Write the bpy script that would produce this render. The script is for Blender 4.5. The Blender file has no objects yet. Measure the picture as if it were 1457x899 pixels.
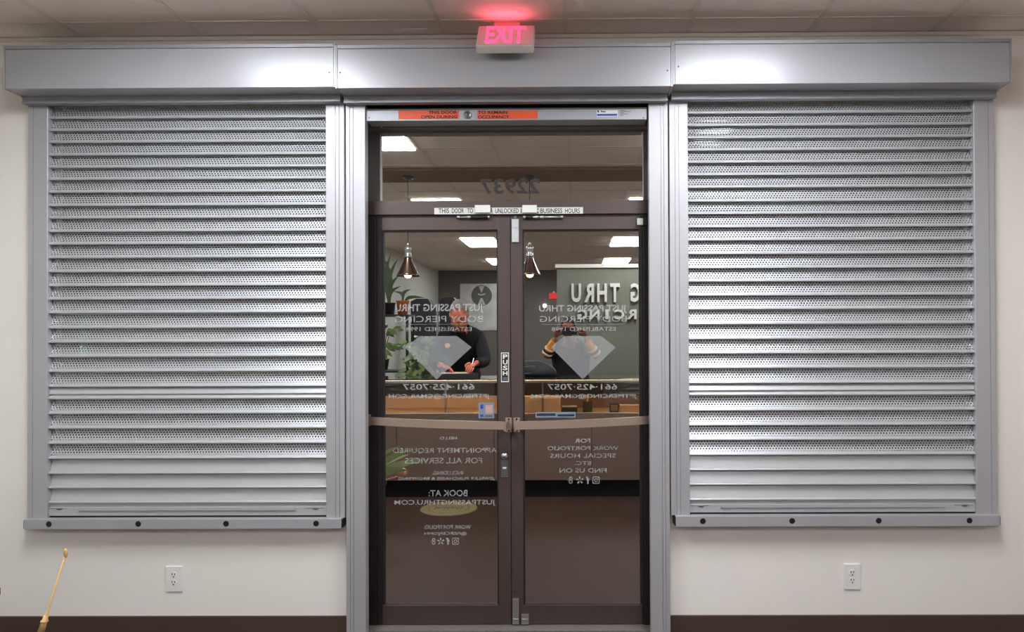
import bpy, bmesh, math, random
from mathutils import Vector, Matrix
random.seed(7)
S = bpy.context.scene
COL = S.collection

# ------------------------------------------------------------------ camera
F, PCX, PCY = 1008.0, 811.5, 461.0            # focal length and principal point of the photograph (cropped frame)
CAM = Vector((0, -3.6, 1.545))
ROT = Matrix.Rotation(math.radians(.37), 4, 'Z') @ Matrix.Rotation(math.radians(90.5), 4, 'X') @ Matrix.Rotation(math.radians(-.24), 4, 'Z')
cd = bpy.data.cameras.new('camera'); cam = bpy.data.objects.new('camera', cd); COL.objects.link(cam)
cam.matrix_world = Matrix.Translation(CAM) @ ROT
cd.sensor_width = 36; cd.lens = F / 1457 * 36
cd.shift_x = -(PCX - 728.5) / 1457; cd.shift_y = (PCY - 449.5) / 1457
cd.clip_start = .02
S.camera = cam
# ------------------------------------------------------------------ world, exposure, light levels
w = bpy.data.worlds.new('world'); S.world = w; w.use_nodes = True
w.node_tree.nodes['Background'].inputs[0].default_value = (.05, .06, .09, 1)
w.node_tree.nodes['Background'].inputs[1].default_value = .05
S.view_settings.view_transform = 'Standard'; S.view_settings.look = 'None'
S.view_settings.exposure = 0.0; S.view_settings.gamma = 1
S.view_settings.use_curve_mapping = False
PANEL = 33.0         # radiance of the ceiling light panels
GLASS_R = .66        # mirror share of each face of the tinted glass
EXIT_W = .26         # watts of the red lamp in the exit sign

# ------------------------------------------------------------------ helpers
def srgb(r, g, b):
    f = lambda c: (c/255/12.92) if c/255 <= .04045 else ((c/255+.055)/1.055)**2.4
    return (f(r), f(g), f(b), 1)
def mat(name, rgb, rough=.6, metal=0.0, noise=None, bump=None, emit=None, spec=None, alpha=None, coat=None):
    m = bpy.data.materials.new(name); m.use_nodes = True
    nt = m.node_tree; b = nt.nodes['Principled BSDF']
    c = srgb(*rgb); b.inputs['Base Color'].default_value = c
    b.inputs['Roughness'].default_value = rough; b.inputs['Metallic'].default_value = metal
    if spec is not None: b.inputs['Specular IOR Level'].default_value = spec
    if coat: b.inputs['Coat Weight'].default_value = coat
    tc = nt.nodes.new('ShaderNodeTexCoord')
    n = nt.nodes.new('ShaderNodeTexNoise'); nt.links.new(tc.outputs['Object'], n.inputs['Vector'])
    sc, amt = noise or (6, .06)
    n.inputs['Scale'].default_value = sc; n.inputs['Detail'].default_value = 4
    mx = nt.nodes.new('ShaderNodeMix'); mx.data_type = 'RGBA'
    mx.inputs[6].default_value = tuple(x*(1-amt) for x in c[:3])+(1,)
    mx.inputs[7].default_value = tuple(min(1, x*(1+amt)) for x in c[:3])+(1,)
    nt.links.new(n.outputs['Fac'], mx.inputs[0]); nt.links.new(mx.outputs[2], b.inputs['Base Color'])
    if bump:
        n2 = nt.nodes.new('ShaderNodeTexNoise'); n2.inputs['Scale'].default_value = bump[0]; n2.inputs['Detail'].default_value = 3
        nt.links.new(tc.outputs['Object'], n2.inputs['Vector'])
        bp = nt.nodes.new('ShaderNodeBump'); bp.inputs['Strength'].default_value = bump[1]; bp.inputs['Distance'].default_value = .002
        nt.links.new(n2.outputs['Fac'], bp.inputs['Height']); nt.links.new(bp.outputs[0], b.inputs['Normal'])
    if emit:
        b.inputs['Emission Color'].default_value = srgb(*emit[0]); b.inputs['Emission Strength'].default_value = emit[1]
    return m
M = {}
M['wall'] = mat('cream_paint', (232, 224, 217), .85, noise=(2, .02), bump=(120, .15))
M['ceiling'] = mat('ceiling_tile', (240, 226, 214), .95, noise=(90, .05), bump=(200, .3))
M['grid'] = mat('ceiling_grid_paint', (228, 214, 202), .6)
M['base'] = mat('brown_vinyl_base', (72, 55, 46), .5)
M['silver'] = mat('silver_powder_coat', (176, 173, 176), .48, .36, noise=(300, .02))
M['silver_d'] = mat('silver_coat_satin', (158, 157, 162), .5, .4, noise=(300, .02))
M['hood'] = mat('silver_hood_coat', (164, 162, 166), .32, .13, noise=(300, .02))
M['bronze'] = mat('dark_bronze_anodised', (80, 67, 63), .45, .35, noise=(30, .05))
M['jamb'] = mat('near_black_bronze', (36, 28, 27), .5, .2)
M['bronze_d'] = mat('dark_bronze_gasket', (28, 22, 21), .6)  # very dark bronze of the glazing gaskets and rod sleeves
M['header'] = mat('grey_brown_header_paint', (106, 98, 92), .6)
M['black'] = mat('black_rubber', (14, 14, 15), .5)
M['steel'] = mat('brushed_steel', (190, 190, 190), .3, .85)
M['bar'] = mat('bronze_push_bar', (172, 148, 134), .38, .55)
M['white'] = mat('white_plastic', (225, 222, 216), .45)
M['offwhite'] = mat('sticker_white', (215, 212, 208), .6)
M['orange'] = mat('orange_sticker', (222, 82, 38), .55)
M['ink'] = mat('black_ink', (22, 18, 20), .6)
M['blue'] = mat('blue_print', (38, 62, 150), .5)
def frosted(name, rgb, a):
    m = mat(name, rgb, .7); nt = m.node_tree; o = nt.nodes['Material Output']; b = nt.nodes['Principled BSDF']
    t = nt.nodes.new('ShaderNodeBsdfTransparent'); mx = nt.nodes.new('ShaderNodeMixShader'); mx.inputs[0].default_value = a
    nt.links.new(t.outputs[0], mx.inputs[1]); nt.links.new(b.outputs[0], mx.inputs[2]); nt.links.new(mx.outputs[0], o.inputs[0]); return m
M['vinyl'] = frosted('frosted_vinyl', (220, 222, 222), .2); M['diamond'] = frosted('etched_diamond_film', (220, 222, 224), .12)
M['numvinyl'] = mat('brown_vinyl_numbers', (46, 36, 30), .7)
M['floor'] = mat('brown_floor', (66, 49, 40), .6, noise=(3, .12), spec=.2)
M['conc'] = mat('sidewalk', (58, 56, 54), .9, noise=(8, .1))
M['backwall'] = mat('taupe_wall', (106, 99, 93), .85)
M['sagewall'] = mat('sage_grey_wall', (108, 108, 96), .85)
M['trimw'] = mat('white_trim', (205, 200, 190), .6)
M['lamwood'] = mat('taupe_laminate', (120, 98, 88), .5, noise=(5, .06))
M['wood'] = mat('warm_wood', (222, 192, 160), .5, noise=(12, .12))
M['kraft'] = mat('kraft_card', (228, 200, 166), .7)
M['bamboo'] = mat('bamboo', (205, 165, 112), .55, noise=(25, .12))
M['pot'] = mat('dark_glazed_pot', (45, 36, 32), .4)
M['terra'] = mat('terracotta', (176, 92, 45), .7)
M['soil'] = mat('soil', (45, 34, 28), .95)
M['leaf'] = mat('green_leaf', (112, 134, 82), .45, noise=(18, .35))
M['leafd'] = mat('dark_green_leaf', (74, 90, 64), .45, noise=(18, .25))
M['leafv'] = mat('variegated_leaf', (140, 152, 104), .45, noise=(30, .35))
M['petal'] = mat('peach_flower', (222, 160, 120), .6)
M['copper'] = mat('copper_shade', (124, 102, 92), .25, .9)
M['paper'] = mat('paper', (232, 205, 175), .7)
M['skin'] = mat('skin_ruddy', (214, 122, 98), .5)
M['skin2'] = mat('skin_brown', (150, 92, 72), .5)
M['hair_g'] = mat('grey_hair', (120, 112, 104), .8)
M['beard'] = mat('auburn_beard', (150, 92, 60), .8)
M['hair_k'] = mat('black_hair', (28, 22, 20), .7)
M['shirt'] = mat('black_shirt', (24, 24, 28), .85)
M['jean'] = mat('dark_denim', (38, 44, 60), .9)
M['mustard'] = mat('mustard_sleeve', (226, 150, 62), .8)
M['eye'] = mat('eye', (40, 30, 25), .3)
M['charcoal'] = mat('charcoal_case', (40, 40, 42), .6)
M['artmetal'] = mat('brushed_art_metal', (205, 205, 202), .35, .6, noise=(4, .35))
M['artdark'] = mat('art_dark_metal', (105, 105, 104), .4, .5, noise=(9, .2))
M['signl'] = mat('brushed_letter', (205, 203, 196), .45, .3)
M['letterside'] = mat('letter_grey', (120, 118, 112), .5, .3)
M['olive'] = mat('olive_gold_mat', (134, 120, 84), .8)
M['olived'] = mat('olive_dark', (96, 82, 52), .8)
M['green_dk'] = mat('grey_green_velvet', (70, 76, 66), .8)
M['exitface'] = mat('exit_face_translucent', (205, 170, 170), .5, emit=((255, 60, 100), .05))
M['exitbody'] = mat('exit_body', (205, 192, 186), .55)
M['exitled'] = mat('exit_letters_lit', (255, 60, 105), .5, emit=((255, 88, 140), 1.15))
M['canopy_glow'] = mat('canopy_red_glow', (225, 150, 150), .5, emit=((255, 70, 100), .3))  # canopy is no lamp; emission stands in for the sign's red light on it
M['redsign'] = mat('red_lit_sign', (200, 50, 50), .5, emit=((255, 50, 50), .5))
M['spot'] = mat('lit_lamp', (255, 255, 255), .5, emit=((240, 245, 255), 6.0))
M['bulb'] = mat('warm_bulb', (255, 240, 215), .5, emit=((255, 214, 170), 30.0))
M['caseled'] = mat('case_led', (255, 220, 180), .5, emit=((255, 205, 150), 22.0))
M['greenled'] = mat('green_sign_face', (60, 130, 90), .5, emit=((70, 200, 130), 1.3))
M['cyanled'] = mat('cyan_sign_leds', (180, 255, 240), .5, emit=((190, 255, 245), 6.0))
M['panel'] = mat('lit_diffuser', (255, 255, 255), .5, emit=((243, 249, 255), PANEL))

def glass(name, R=GLASS_R, tint=(.62, .6, .56)):
    m = bpy.data.materials.new(name); m.use_nodes = True; nt = m.node_tree; nt.nodes.clear()
    o = nt.nodes.new('ShaderNodeOutputMaterial'); mx = nt.nodes.new('ShaderNodeMixShader')
    g = nt.nodes.new('ShaderNodeBsdfGlossy'); g.inputs['Roughness'].default_value = 0.0
    g.inputs['Color'].default_value = (.97, .95, .92, 1)
    t = nt.nodes.new('ShaderNodeBsdfTransparent'); t.inputs['Color'].default_value = tint + (1,)
    fr = nt.nodes.new('ShaderNodeFresnel'); fr.inputs['IOR'].default_value = 1.45
    ma = nt.nodes.new('ShaderNodeMath'); ma.operation = 'ADD'; ma.use_clamp = True; ma.inputs[1].default_value = R - .034
    nt.links.new(fr.outputs[0], ma.inputs[0]); nt.links.new(ma.outputs[0], mx.inputs[0])
    nt.links.new(t.outputs[0], mx.inputs[1]); nt.links.new(g.outputs[0], mx.inputs[2]); nt.links.new(mx.outputs[0], o.inputs[0])
    return m
M['glass'] = glass('reflective_tinted_glass')
M['clear'] = glass('clear_case_glass', .05, (.96, .97, .96))
M['winglass'] = glass('dark_window_glass', .08, (.5, .5, .5))

def perf():
    """silver slat metal; staggered round holes punched in rows, from UV metres (u along, v above the slat's lip)"""
    m = mat('perforated_slat_aluminium', (190, 190, 192), .4, .38, noise=(200, .02)); nt = m.node_tree; b = nt.nodes['Principled BSDF']
    out = nt.nodes['Material Output']
    uv = nt.nodes.new('ShaderNodeUVMap'); sp = nt.nodes.new('ShaderNodeSeparateXYZ'); nt.links.new(uv.outputs[0], sp.inputs[0])
    def mt(op, a, bb=None, c=None):
        n = nt.nodes.new('ShaderNodeMath'); n.operation = op
        for i, v in enumerate((a, bb, c)):
            if v is None: continue
            if isinstance(v, (int, float)): n.inputs[i].default_value = v
            else: nt.links.new(v, n.inputs[i])
        return n.outputs[0]
    PU, PV, V0, R = .0146, .0113, .0145, .0038
    v = mt('DIVIDE', mt('SUBTRACT', sp.outputs[1], V0), PV)
    row = mt('FLOOR', v)
    u = mt('ADD', mt('DIVIDE', sp.outputs[0], PU), mt('MULTIPLY', mt('MODULO', row, 2), .5))
    du = mt('MULTIPLY', mt('SUBTRACT', mt('FRACT', u), .5), PU)
    dv = mt('MULTIPLY', mt('SUBTRACT', mt('FRACT', v), .5), PV)
    d = mt('SQRT', mt('ADD', mt('MULTIPLY', du, du), mt('MULTIPLY', dv, dv)))
    h = mt('LESS_THAN', d, R)
    h = mt('MULTIPLY', h, mt('GREATER_THAN', row, -.5)); h = mt('MULTIPLY', h, mt('LESS_THAN', row, 4.5))
    tr = nt.nodes.new('ShaderNodeBsdfTransparent'); mx = nt.nodes.new('ShaderNodeMixShader')
    nt.links.new(h, mx.inputs[0]); nt.links.new(b.outputs[0], mx.inputs[1]); nt.links.new(tr.outputs[0], mx.inputs[2])
    nt.links.new(mx.outputs[0], out.inputs[0])
    return m
M['perf'] = perf()
M['slat'] = mat('plain_slat_aluminium', (186, 186, 187), .4, .36, noise=(200, .02))

def mesh_obj(name, bm, m, parent=None, smooth=False):
    me = bpy.data.meshes.new(name); bm.to_mesh(me); bm.free()
    for x in (m if isinstance(m, (list, tuple)) else [m]): me.materials.append(x)
    if smooth:
        for p in me.polygons: p.use_smooth = True
    o = bpy.data.objects.new(name, me); COL.objects.link(o)
    if parent: o.parent = parent
    return o
def box(bm, x0, x1, y0, y1, z0, z1, bev=0, mi=0):
    r = bmesh.ops.create_cube(bm, size=1)
    vs = r['verts']
    for v in vs:
        v.co = Vector(((x0+x1)/2 + v.co.x*(x1-x0), (y0+y1)/2 + v.co.y*(y1-y0), (z0+z1)/2 + v.co.z*(z1-z0)))
    fs = set(f for v in vs for f in v.link_faces)
    for f in fs: f.material_index = mi
    if bev:
        es = list(set(e for v in vs for e in v.link_edges))
        bmesh.ops.bevel(bm, geom=es, offset=bev, segments=2, affect='EDGES', profile=.6)
    return bm
def B(*boxes, bev=0):
    bm = bmesh.new()
    for b in boxes: box(bm, *b[:6], bev=bev, mi=(b[6] if len(b) > 6 else 0))
    return bm
def cyl(bm, p0, p1, r0, r1=None, n=20, caps=True, mi=0):
    p0, p1 = Vector(p0), Vector(p1); r1 = r0 if r1 is None else r1
    d = p1-p0; q = d.to_track_quat('Z', 'Y').to_matrix().to_4x4()
    r = bmesh.ops.create_cone(bm, cap_ends=caps, segments=n, radius1=r0, radius2=r1, depth=d.length, matrix=Matrix.Translation((p0+p1)/2) @ q)
    for v in r['verts']:
        for f in v.link_faces: f.material_index = mi
    return bm
def sph(bm, c, r, sc=(1, 1, 1), n=16, mi=0):
    rr = bmesh.ops.create_uvsphere(bm, u_segments=n, v_segments=max(6, n*2//3), radius=r, matrix=Matrix.Translation(c) @ Matrix.Diagonal((*sc, 1)))
    for v in rr['verts']:
        for f in v.link_faces: f.material_index = mi
    return rr['verts']
def lathe(bm, prof, c, n=28, mi=0):
    rings = []
    for r, z in prof:
        rings.append([bm.verts.new((c[0]+r*math.cos(2*math.pi*i/n), c[1]+r*math.sin(2*math.pi*i/n), c[2]+z)) for i in range(n)])
    for a, b in zip(rings, rings[1:]):
        for i in range(n):
            f = bm.faces.new((a[i], a[(i+1) % n], b[(i+1) % n], b[i])); f.material_index = mi; f.smooth = True
    return bm
def prism(bm, pts, y0, y1, mi=0):
    """polygon given in (x, z), extruded from y0 to y1"""
    a = [bm.verts.new((x, y0, z)) for x, z in pts]; b = [bm.verts.new((x, y1, z)) for x, z in pts]
    fs = [bm.faces.new(a), bm.faces.new(b[::-1])]
    n = len(pts)
    for i in range(n): fs.append(bm.faces.new((a[i], b[i], b[(i+1) % n], a[(i+1) % n])))
    for f in fs: f.material_index = mi
    return bm
def tag(o, label=None, cat=None, group=None, kind=None):
    if label: o['label'] = label
    if cat: o['category'] = cat
    if group: o['group'] = group
    if kind: o['kind'] = kind
    return o
def thing(name, loc, label=None, cat=None, group=None, kind=None):
    o = bpy.data.objects.new(name, None); COL.objects.link(o); o.empty_display_size = .1
    o.location = (0, 0, 0); o['_base'] = 0
    del o['_base']
    BASES.append((o, Vector(loc)))
    return tag(o, label, cat, group, kind)
BASES = []          # the empties move to their thing's base at the end, the parts keep their places
def struct(name, bm, m): return tag(mesh_obj(name, bm, m), kind='structure')

def at(px, py, Y):
    """the point of the upright plane y = Y that the photograph shows at pixel (px, py)"""
    d = ROT.to_3x3() @ Vector(((px-PCX)/F, -(py-PCY)/F, -1)); t = (Y-CAM.y)/d.y
    return CAM + d*t
def pxbox(x0, y0, x1, y1, Y):
    a = at(x0, y1, Y); b = at(x1, y0, Y); return a.x, b.x, a.z, b.z

def text_bm(s, bold=0.0, ext=0.0):
    c = bpy.data.curves.new('t', 'FONT'); c.body = s; c.size = 1; c.offset = bold; c.extrude = ext; c.resolution_u = 3
    o = bpy.data.objects.new('t', c); COL.objects.link(o)
    dg = bpy.context.evaluated_depsgraph_get(); dg.update()
    me = bpy.data.meshes.new_from_object(o.evaluated_get(dg), depsgraph=dg)
    bm = bmesh.new(); bm.from_mesh(me)
    bpy.data.objects.remove(o); bpy.data.meshes.remove(me); bpy.data.curves.remove(c)
    return bm
def fit_text(s, x0, x1, z0, z1, y, mirror=False, bold=.012, ext=.0, depth=.0006, facing=-1):
    """lettering filling the rectangle x0..x1, z0..z1 on the plane y, read from -y (facing=-1) or from +y (facing=1)"""
    bm = text_bm(s, bold, .5)
    xs = [v.co.x for v in bm.verts]; ys = [v.co.y for v in bm.verts]
    a, b, c, d = min(xs), max(xs), min(ys), max(ys)
    flip = (mirror != (facing == 1))
    for v in bm.verts:
        u = (v.co.x-a)/(b-a); t = (v.co.y-c)/(d-c)
        if flip: u = 1-u
        v.co = Vector((x0+(x1-x0)*u, y-depth*v.co.z*(1 if facing == -1 else -1), z0+(z1-z0)*t))
    if flip != (facing == 1): bmesh.ops.reverse_faces(bm, faces=bm.faces)
    return bm
def letter(name, s, px, Y, m, parent, mirror=False, bold=.012, depth=.0006):
    x0, x1, z0, z1 = pxbox(*px, Y)
    return mesh_obj(name, fit_text(s, x0, x1, z0, z1, Y, mirror, bold, depth=depth), m, parent)

# ================================================================== the room
CEIL, LW, RW, BW = 3.055, -3.42, 3.3, -13.9
struct('floor', B((LW, RW, BW, .15, -.1, 0)), M['floor'])
ce = struct('ceiling', B((LW, RW, BW, .15, CEIL, CEIL+.1)), M['ceiling'])
GX = [-2.51+.617*i for i in range(-1, 10)]
GY = [-.17-.61*i for i in range(0, 23)]
bm = bmesh.new()
for x in GX: box(bm, x-.012, x+.012, BW, 0, CEIL-.0035, CEIL)
for y in GY: box(bm, LW, RW, y-.012, y+.012, CEIL-.003, CEIL)
g = mesh_obj('ceiling_grid', bm, M['grid'], ce)
# the shopfront wall with its door opening and two window openings
DX0, DX1, DZ = -1.14, .47, 2.78
bm = B((LW, -2.66, 0, .15, 0, CEIL), (-2.66, -1.25, 0, .15, 0, .66), (-2.66, -1.25, 0, .15, 2.7, CEIL), (-1.25, DX0, 0, .15, 0, CEIL),
       (DX0, DX1, 0, .15, DZ, CEIL), (DX1, .57, 0, .15, 0, CEIL), (.57, 2.0, 0, .15, 0, .66), (.57, 2.0, 0, .15, 2.7, CEIL), (2.0, RW, 0, .15, 0, CEIL))
struct('wall_front', bm, M['wall'])
struct('wall_left', B((LW-.1, LW, BW, .15, 0, CEIL)), mat('pale_grey_green_paint', (196, 196, 186), .85, noise=(2, .02)))
struct('wall_right', B((RW, RW+.1, BW, .15, 0, CEIL)), M['wall'])
struct('wall_back', B((LW, RW, BW-.1, BW, 0, CEIL)), M['backwall'])
struct('wall_partition', B((-.24, RW, -5.8, -5.68, 0, 2.38)), M['sagewall'])
struct('trim_1', B((-.26, RW, -5.82, -5.655, 2.38, 2.43), bev=.005), M['trimw'])
struct('baseboard_left', B((LW, -1.155, -.012, 0, 0, .104), bev=.003), M['base'])
struct('baseboard_right', B((.474, RW, -.012, 0, 0, .104), bev=.003), M['base'])
struct('trim_2', B((LW, LW+.012, BW, 0, CEIL-.03, CEIL-.005)), M['grid'])
struct('trim_3', B((LW+.02, RW, -.012, 0, CEIL-.022, CEIL-.004)), M['grid'])
struct('sidewalk', B((-6, 6, .15, 7, -.12, -.02)), M['conc'])
# brown dropped bulkhead over the counter carrying the pendants
struct('trim_4', B((LW, RW, -3.22, -2.7, CEIL-.03, CEIL-.004)), mat('brown_bulkhead', (140, 116, 98), .7))
# window panes behind the shutters
for i, (a, b) in enumerate(((-2.66, -1.25), (.57, 2.0))):
    wdw = thing('window_%d' % (i+2), (a, .1, .66), kind='structure')
    mesh_obj('window_frame', B((a, a+.05, .06, .12, .66, 2.7), (b-.05, b, .06, .12, .66, 2.7), (a+.05, b-.05, .06, .12, .66, .71), (a+.05, b-.05, .06, .12, 2.65, 2.7)), M['bronze'], wdw)
    mesh_obj('glass_pane', B((a+.05, b-.05, .088, .094, .71, 2.65)), M['winglass'], wdw)

# ------------------------------------------------------------------ ceiling lights
def troffer(x, y, label):
    t = thing('ceiling_light', (x, y, CEIL), label, 'ceiling light', 'ceiling light panels')
    hx, hy = .295, .60
    mesh_obj('frame', B((x-hx, x+hx, y-hy, y-hy+.02, CEIL-.012, CEIL-.0036), (x-hx, x+hx, y+hy-.02, y+hy, CEIL-.012, CEIL-.0036),
                        (x-hx, x-hx+.02, y-hy+.02, y+hy-.02, CEIL-.012, CEIL-.0036), (x+hx-.02, x+hx, y-hy+.02, y+hy-.02, CEIL-.012, CEIL-.0036)), M['trimw'], t)
    mesh_obj('diffuser', B((x-hx+.021, x+hx-.021, y-hy+.021, y+hy-.021, CEIL-.022, CEIL-.0036)), M['panel'], t)
cols = ((-1.585, 'left column as the mirror shows it'), (.905, 'right column as the mirror shows it'))
rows = ((-1.42, 'nearest the shopfront'), (-4.8, 'just behind the counter'), (-8.2, 'deeper in the shop'), (-11.6, 'by the back wall'))
for x, cn in cols:
    for y, rn in rows:
        troffer(x, y, 'lit white rectangular ceiling panel %s, %s' % (rn, cn))

# ================================================================== roller shutters
def rail_bm(x0, x1, z0, z1, grooves, y0=-.05, y1=-.0005):
    """extruded guide rail with narrow grooves along its face"""
    xs = [x0]; pts = [(x0, y1), (x0, y0+.002), (x0+.002, y0)]
    for g in sorted(grooves):
        pts += [(g-.0012, y0), (g-.0008, y0+.004), (g+.0008, y0+.004), (g+.0012, y0)]
    pts += [(x1-.002, y0), (x1, y0+.002), (x1, y1)]
    bm = bmesh.new()
    a = [bm.verts.new((x, y, z0)) for x, y in pts]; b = [bm.verts.new((x, y, z1)) for x, y in pts]
    bm.faces.new(a[::-1]); bm.faces.new(b)
    n = len(pts)
    for i in range(n): bm.faces.new((a[i], a[(i+1) % n], b[(i+1) % n], b[i]))
    bmesh.ops.recalc_face_normals(bm, faces=bm.faces)
    return bm
def hood(parent, x0, x1, zb, zl, zf, fx0, fx1):
    """cover box (zb..zl) with a top plate, and the fascia strip under it down to zf"""
    bm = B((x0+.009, x1-.009, -.2, -.0005, zb, zl-.002), bev=.0015)
    h = mesh_obj('hood', bm, M['hood'], parent)
    mesh_obj('top_plate', B((x0+.009, x1-.009, -.201, -.0005, zl, zl+.017), bev=.0015), M['silver_d'], h)
    for a, b in ((x0, x0+.0075), (x1-.0075, x1)):
        # end plate with its lower front corner cut back
        bm = bmesh.new(); pts = [(-.2015, zb-.001), (-.2015, zl+.017), (-.0005, zl+.017), (-.0005, zf+.03), (-.088, zf+.03), (-.10, zb-.001)]
        A = [bm.verts.new((a, y, z)) for y, z in pts]; Bv = [bm.verts.new((b, y, z)) for y, z in pts]
        bm.faces.new(A); bm.faces.new(Bv[::-1])
        for i in range(len(pts)): bm.faces.new((A[i], Bv[i], Bv[(i+1) % len(pts)], A[(i+1) % len(pts)]))
        bmesh.ops.recalc_face_normals(bm, faces=bm.faces)
        mesh_obj('end_plate', bm, M['hood'], h)
    f = mesh_obj('fascia', B((fx0, fx1, -.088, -.052, zf+.008, zb), (fx0, fx1, -.094, -.052, zf, zf+.008), bev=.001), M['silver_d'], parent)
    return h
def screw(p, parent, r=.003, m='bronze'):
    bm = bmesh.new(); cyl(bm, p, (p[0], p[1]-.0025, p[2]), r, r*.8, 12); return mesh_obj('screw', bm, M[m], parent)

ZL = [2.692, 2.627, 2.565, 2.504, 2.44, 2.377, 2.316, 2.251, 2.183, 2.12, 2.052, 1.988, 1.919, 1.848, 1.777, 1.709, 1.64, 1.564, 1.492, 1.419,
      1.344, 1.268, 1.205, 1.132, 1.058, .982, .906, .83, .758, .683]
ZR = [2.699, 2.633, 2.57, 2.508, 2.446, 2.384, 2.321, 2.258, 2.188, 2.125, 2.058, 1.992, 1.923, 1.852, 1.785, 1.714, 1.645, 1.57, 1.496, 1.423,
      1.35, 1.274, 1.212, 1.137, 1.063, .99, .915, .839, .766, .69]
def curtain(x0, x1, Z, parent):
    bm = bmesh.new(); uvl = bm.loops.layers.uv.new('UVMap')
    def strip(prof, smooth=True, mi=0, zb=0):
        rings = [[bm.verts.new((x, y, z)) for x in (x0, x1)] for y, z in prof]
        for (a, b) in zip(rings, rings[1:]):
            f = bm.faces.new((a[0], b[0], b[1], a[1])); f.smooth = smooth; f.material_index = mi
            for l in f.loops: l[uvl].uv = (l.vert.co.x-x0, l.vert.co.z-zb)
    for i, (zt, zb) in enumerate(zip(Z, Z[1:])):
        plain = i >= 26; short = i == 21
        if short:
            h = zt-zb
            strip([(-.014, zt+.01), (-.028, zt-.012), (-.034, zt-h*.5), (-.036, zt-h*.56), (-.026, zt-h*.60), (-.024, zt-h*.66), (-.036, zt-h*.70), (-.041, zb+.008), (-.041, zb+.003), (-.034, zb), (-.020, zb+.002)], mi=1)
            continue
        ztop = max(zt+.008, zb+.072)
        prof = []
        lip = .012
        n = 7
        for k in range(n+1):                  # shallow convex blade leaning out towards its foot
            t = k/n; z = ztop+(zb+lip-ztop)*t
            y = -.010-(.019 if plain else .024)*(t if plain else (1-math.cos(t*math.pi/2))**1.05)
            prof.append((y, z))
        strip(prof, mi=1 if plain else 0, zb=zb)
        strip([prof[-1], (-.038, zb+.009), (-.0405, zb+.006), (-.041, zb+.003), (-.039, zb+.0005), (-.034, zb), (-.012, zb+.002), (-.010, zb+.02)], mi=1)
    bmesh.ops.recalc_face_normals(bm, faces=bm.faces)
    return mesh_obj('slat_curtain', bm, [M['perf'], M['slat']], parent)

def shutter(name, label, x0, x1, ix0, ix1, Z, zb, zl, zf, hx0, hx1, fx0, fx1, g0, g1, sill, plugs, capx):
    t = thing(name, (( x0+x1)/2, 0, .56), label, 'roller shutter', 'silver roller shutters')
    h = hood(t, hx0, hx1, zb, zl, zf, fx0, fx1)
    s0, s1, sz0, sz1 = sill
    mesh_obj('guide_rail', rail_bm(x0, ix0, sz1, zf+.004, g0), M['silver'], t)
    mesh_obj('guide_rail', rail_bm(ix1, x1, sz1, zf+.004, g1), M['silver'], t)
    curtain(ix0+.001, ix1-.001, Z, t)
    a, b = ix0+.001, ix1-.001; zt = Z[-1]; zo = sz1+.010
    bb = mesh_obj('bottom_bar', B((a, b, -.036, -.012, zt-.006, zt), (a, b, -.030, -.012, zt-.022, zt-.006), (a, b, -.038, -.012, zo, zt-.022), bev=.001), M['slat'], t)
    mesh_obj('lock_bar', B((a+.155, b-.155, -.046, -.0385, zt-.036, zt-.018), bev=.002), M['slat'], bb)
    for xx in (a+.055, b-.055):
        bm = bmesh.new(); sph(bm, (xx, -.040, zt-.028), .012, (1.3, .3, .4)); box(bm, xx-.05, xx+.04, -.0395, -.0382, zt-.0265, zt-.0245)
        mesh_obj('latch', bm, M['artdark'], bb, True)
    mesh_obj('gap_shade_strip', B((a, b, -.03, -.014, sz1, zo-.001)), M['black'], t)  # black strip stands in for the shade in the gap under the bar
    sl = mesh_obj('bottom_rail', B((s0, s1, -.072, -.0005, sz0, sz1), bev=.002), M['silver'], t)
    for c in (s0, s1):
        o = .006 if c == s1 else -.006
        mesh_obj('end_cap', B((min(c, c+o), max(c, c+o), -.066, -.002, sz0+.004, sz1-.006), bev=.001), M['black'], sl)
    for p in plugs:
        bm = bmesh.new(); cyl(bm, (p, -.0725, (sz0+sz1)/2+.002), (p, -.0745, (sz0+sz1)/2+.002), .0145, .013, 20)
        mesh_obj('plug', bm, M['black'], sl)
    screw((capx, -.2005, zb+.07 if hx0 < 0 else zb+.085), h, .004)
    return t
shutter('roller_shutter', 'silver perforated roller shutter left of the glass doors', -2.757, -1.157, -2.657, -1.251, ZL, 2.724, 2.917, 2.688,
        -2.76, -1.151, -2.757, -1.164, (-2.73,), (-1.202, -1.183), (-2.757, -1.168, .562, .611), (-2.63, -2.182, -1.743, -1.293), -1.18)
shutter('roller_shutter', 'silver perforated roller shutter right of the glass doors', .477, 2.1, .571, 2.0, ZR, 2.726, 2.919, 2.688,
        .477, 2.1, .484, 2.093, (.505, .524), (2.073,), (.497, 2.1, .567, .62), (.631, 1.073, 1.501, 1.949), .503)
t = thing('roller_shutter', (-.34, 0, 0), 'rolled-up roller shutter hood and tall guide rails around the glass doors', 'roller shutter', 'silver roller shutters')
h = hood(t, -1.1495, .4755, 2.717, 2.909, 2.681, -1.146, .465)
screw((-1.128, -.2005, 2.717+.075), h, .004); screw((.450, -.2005, 2.717+.075), h, .004)
mesh_obj('guide_rail', rail_bm(-1.150, -1.052, 0, 2.685, (-1.129, -1.112)), M['silver'], t)
mesh_obj('guide_rail', rail_bm(.374, .471, 0, 2.685, (.434, .449)), M['silver'], t)

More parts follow.
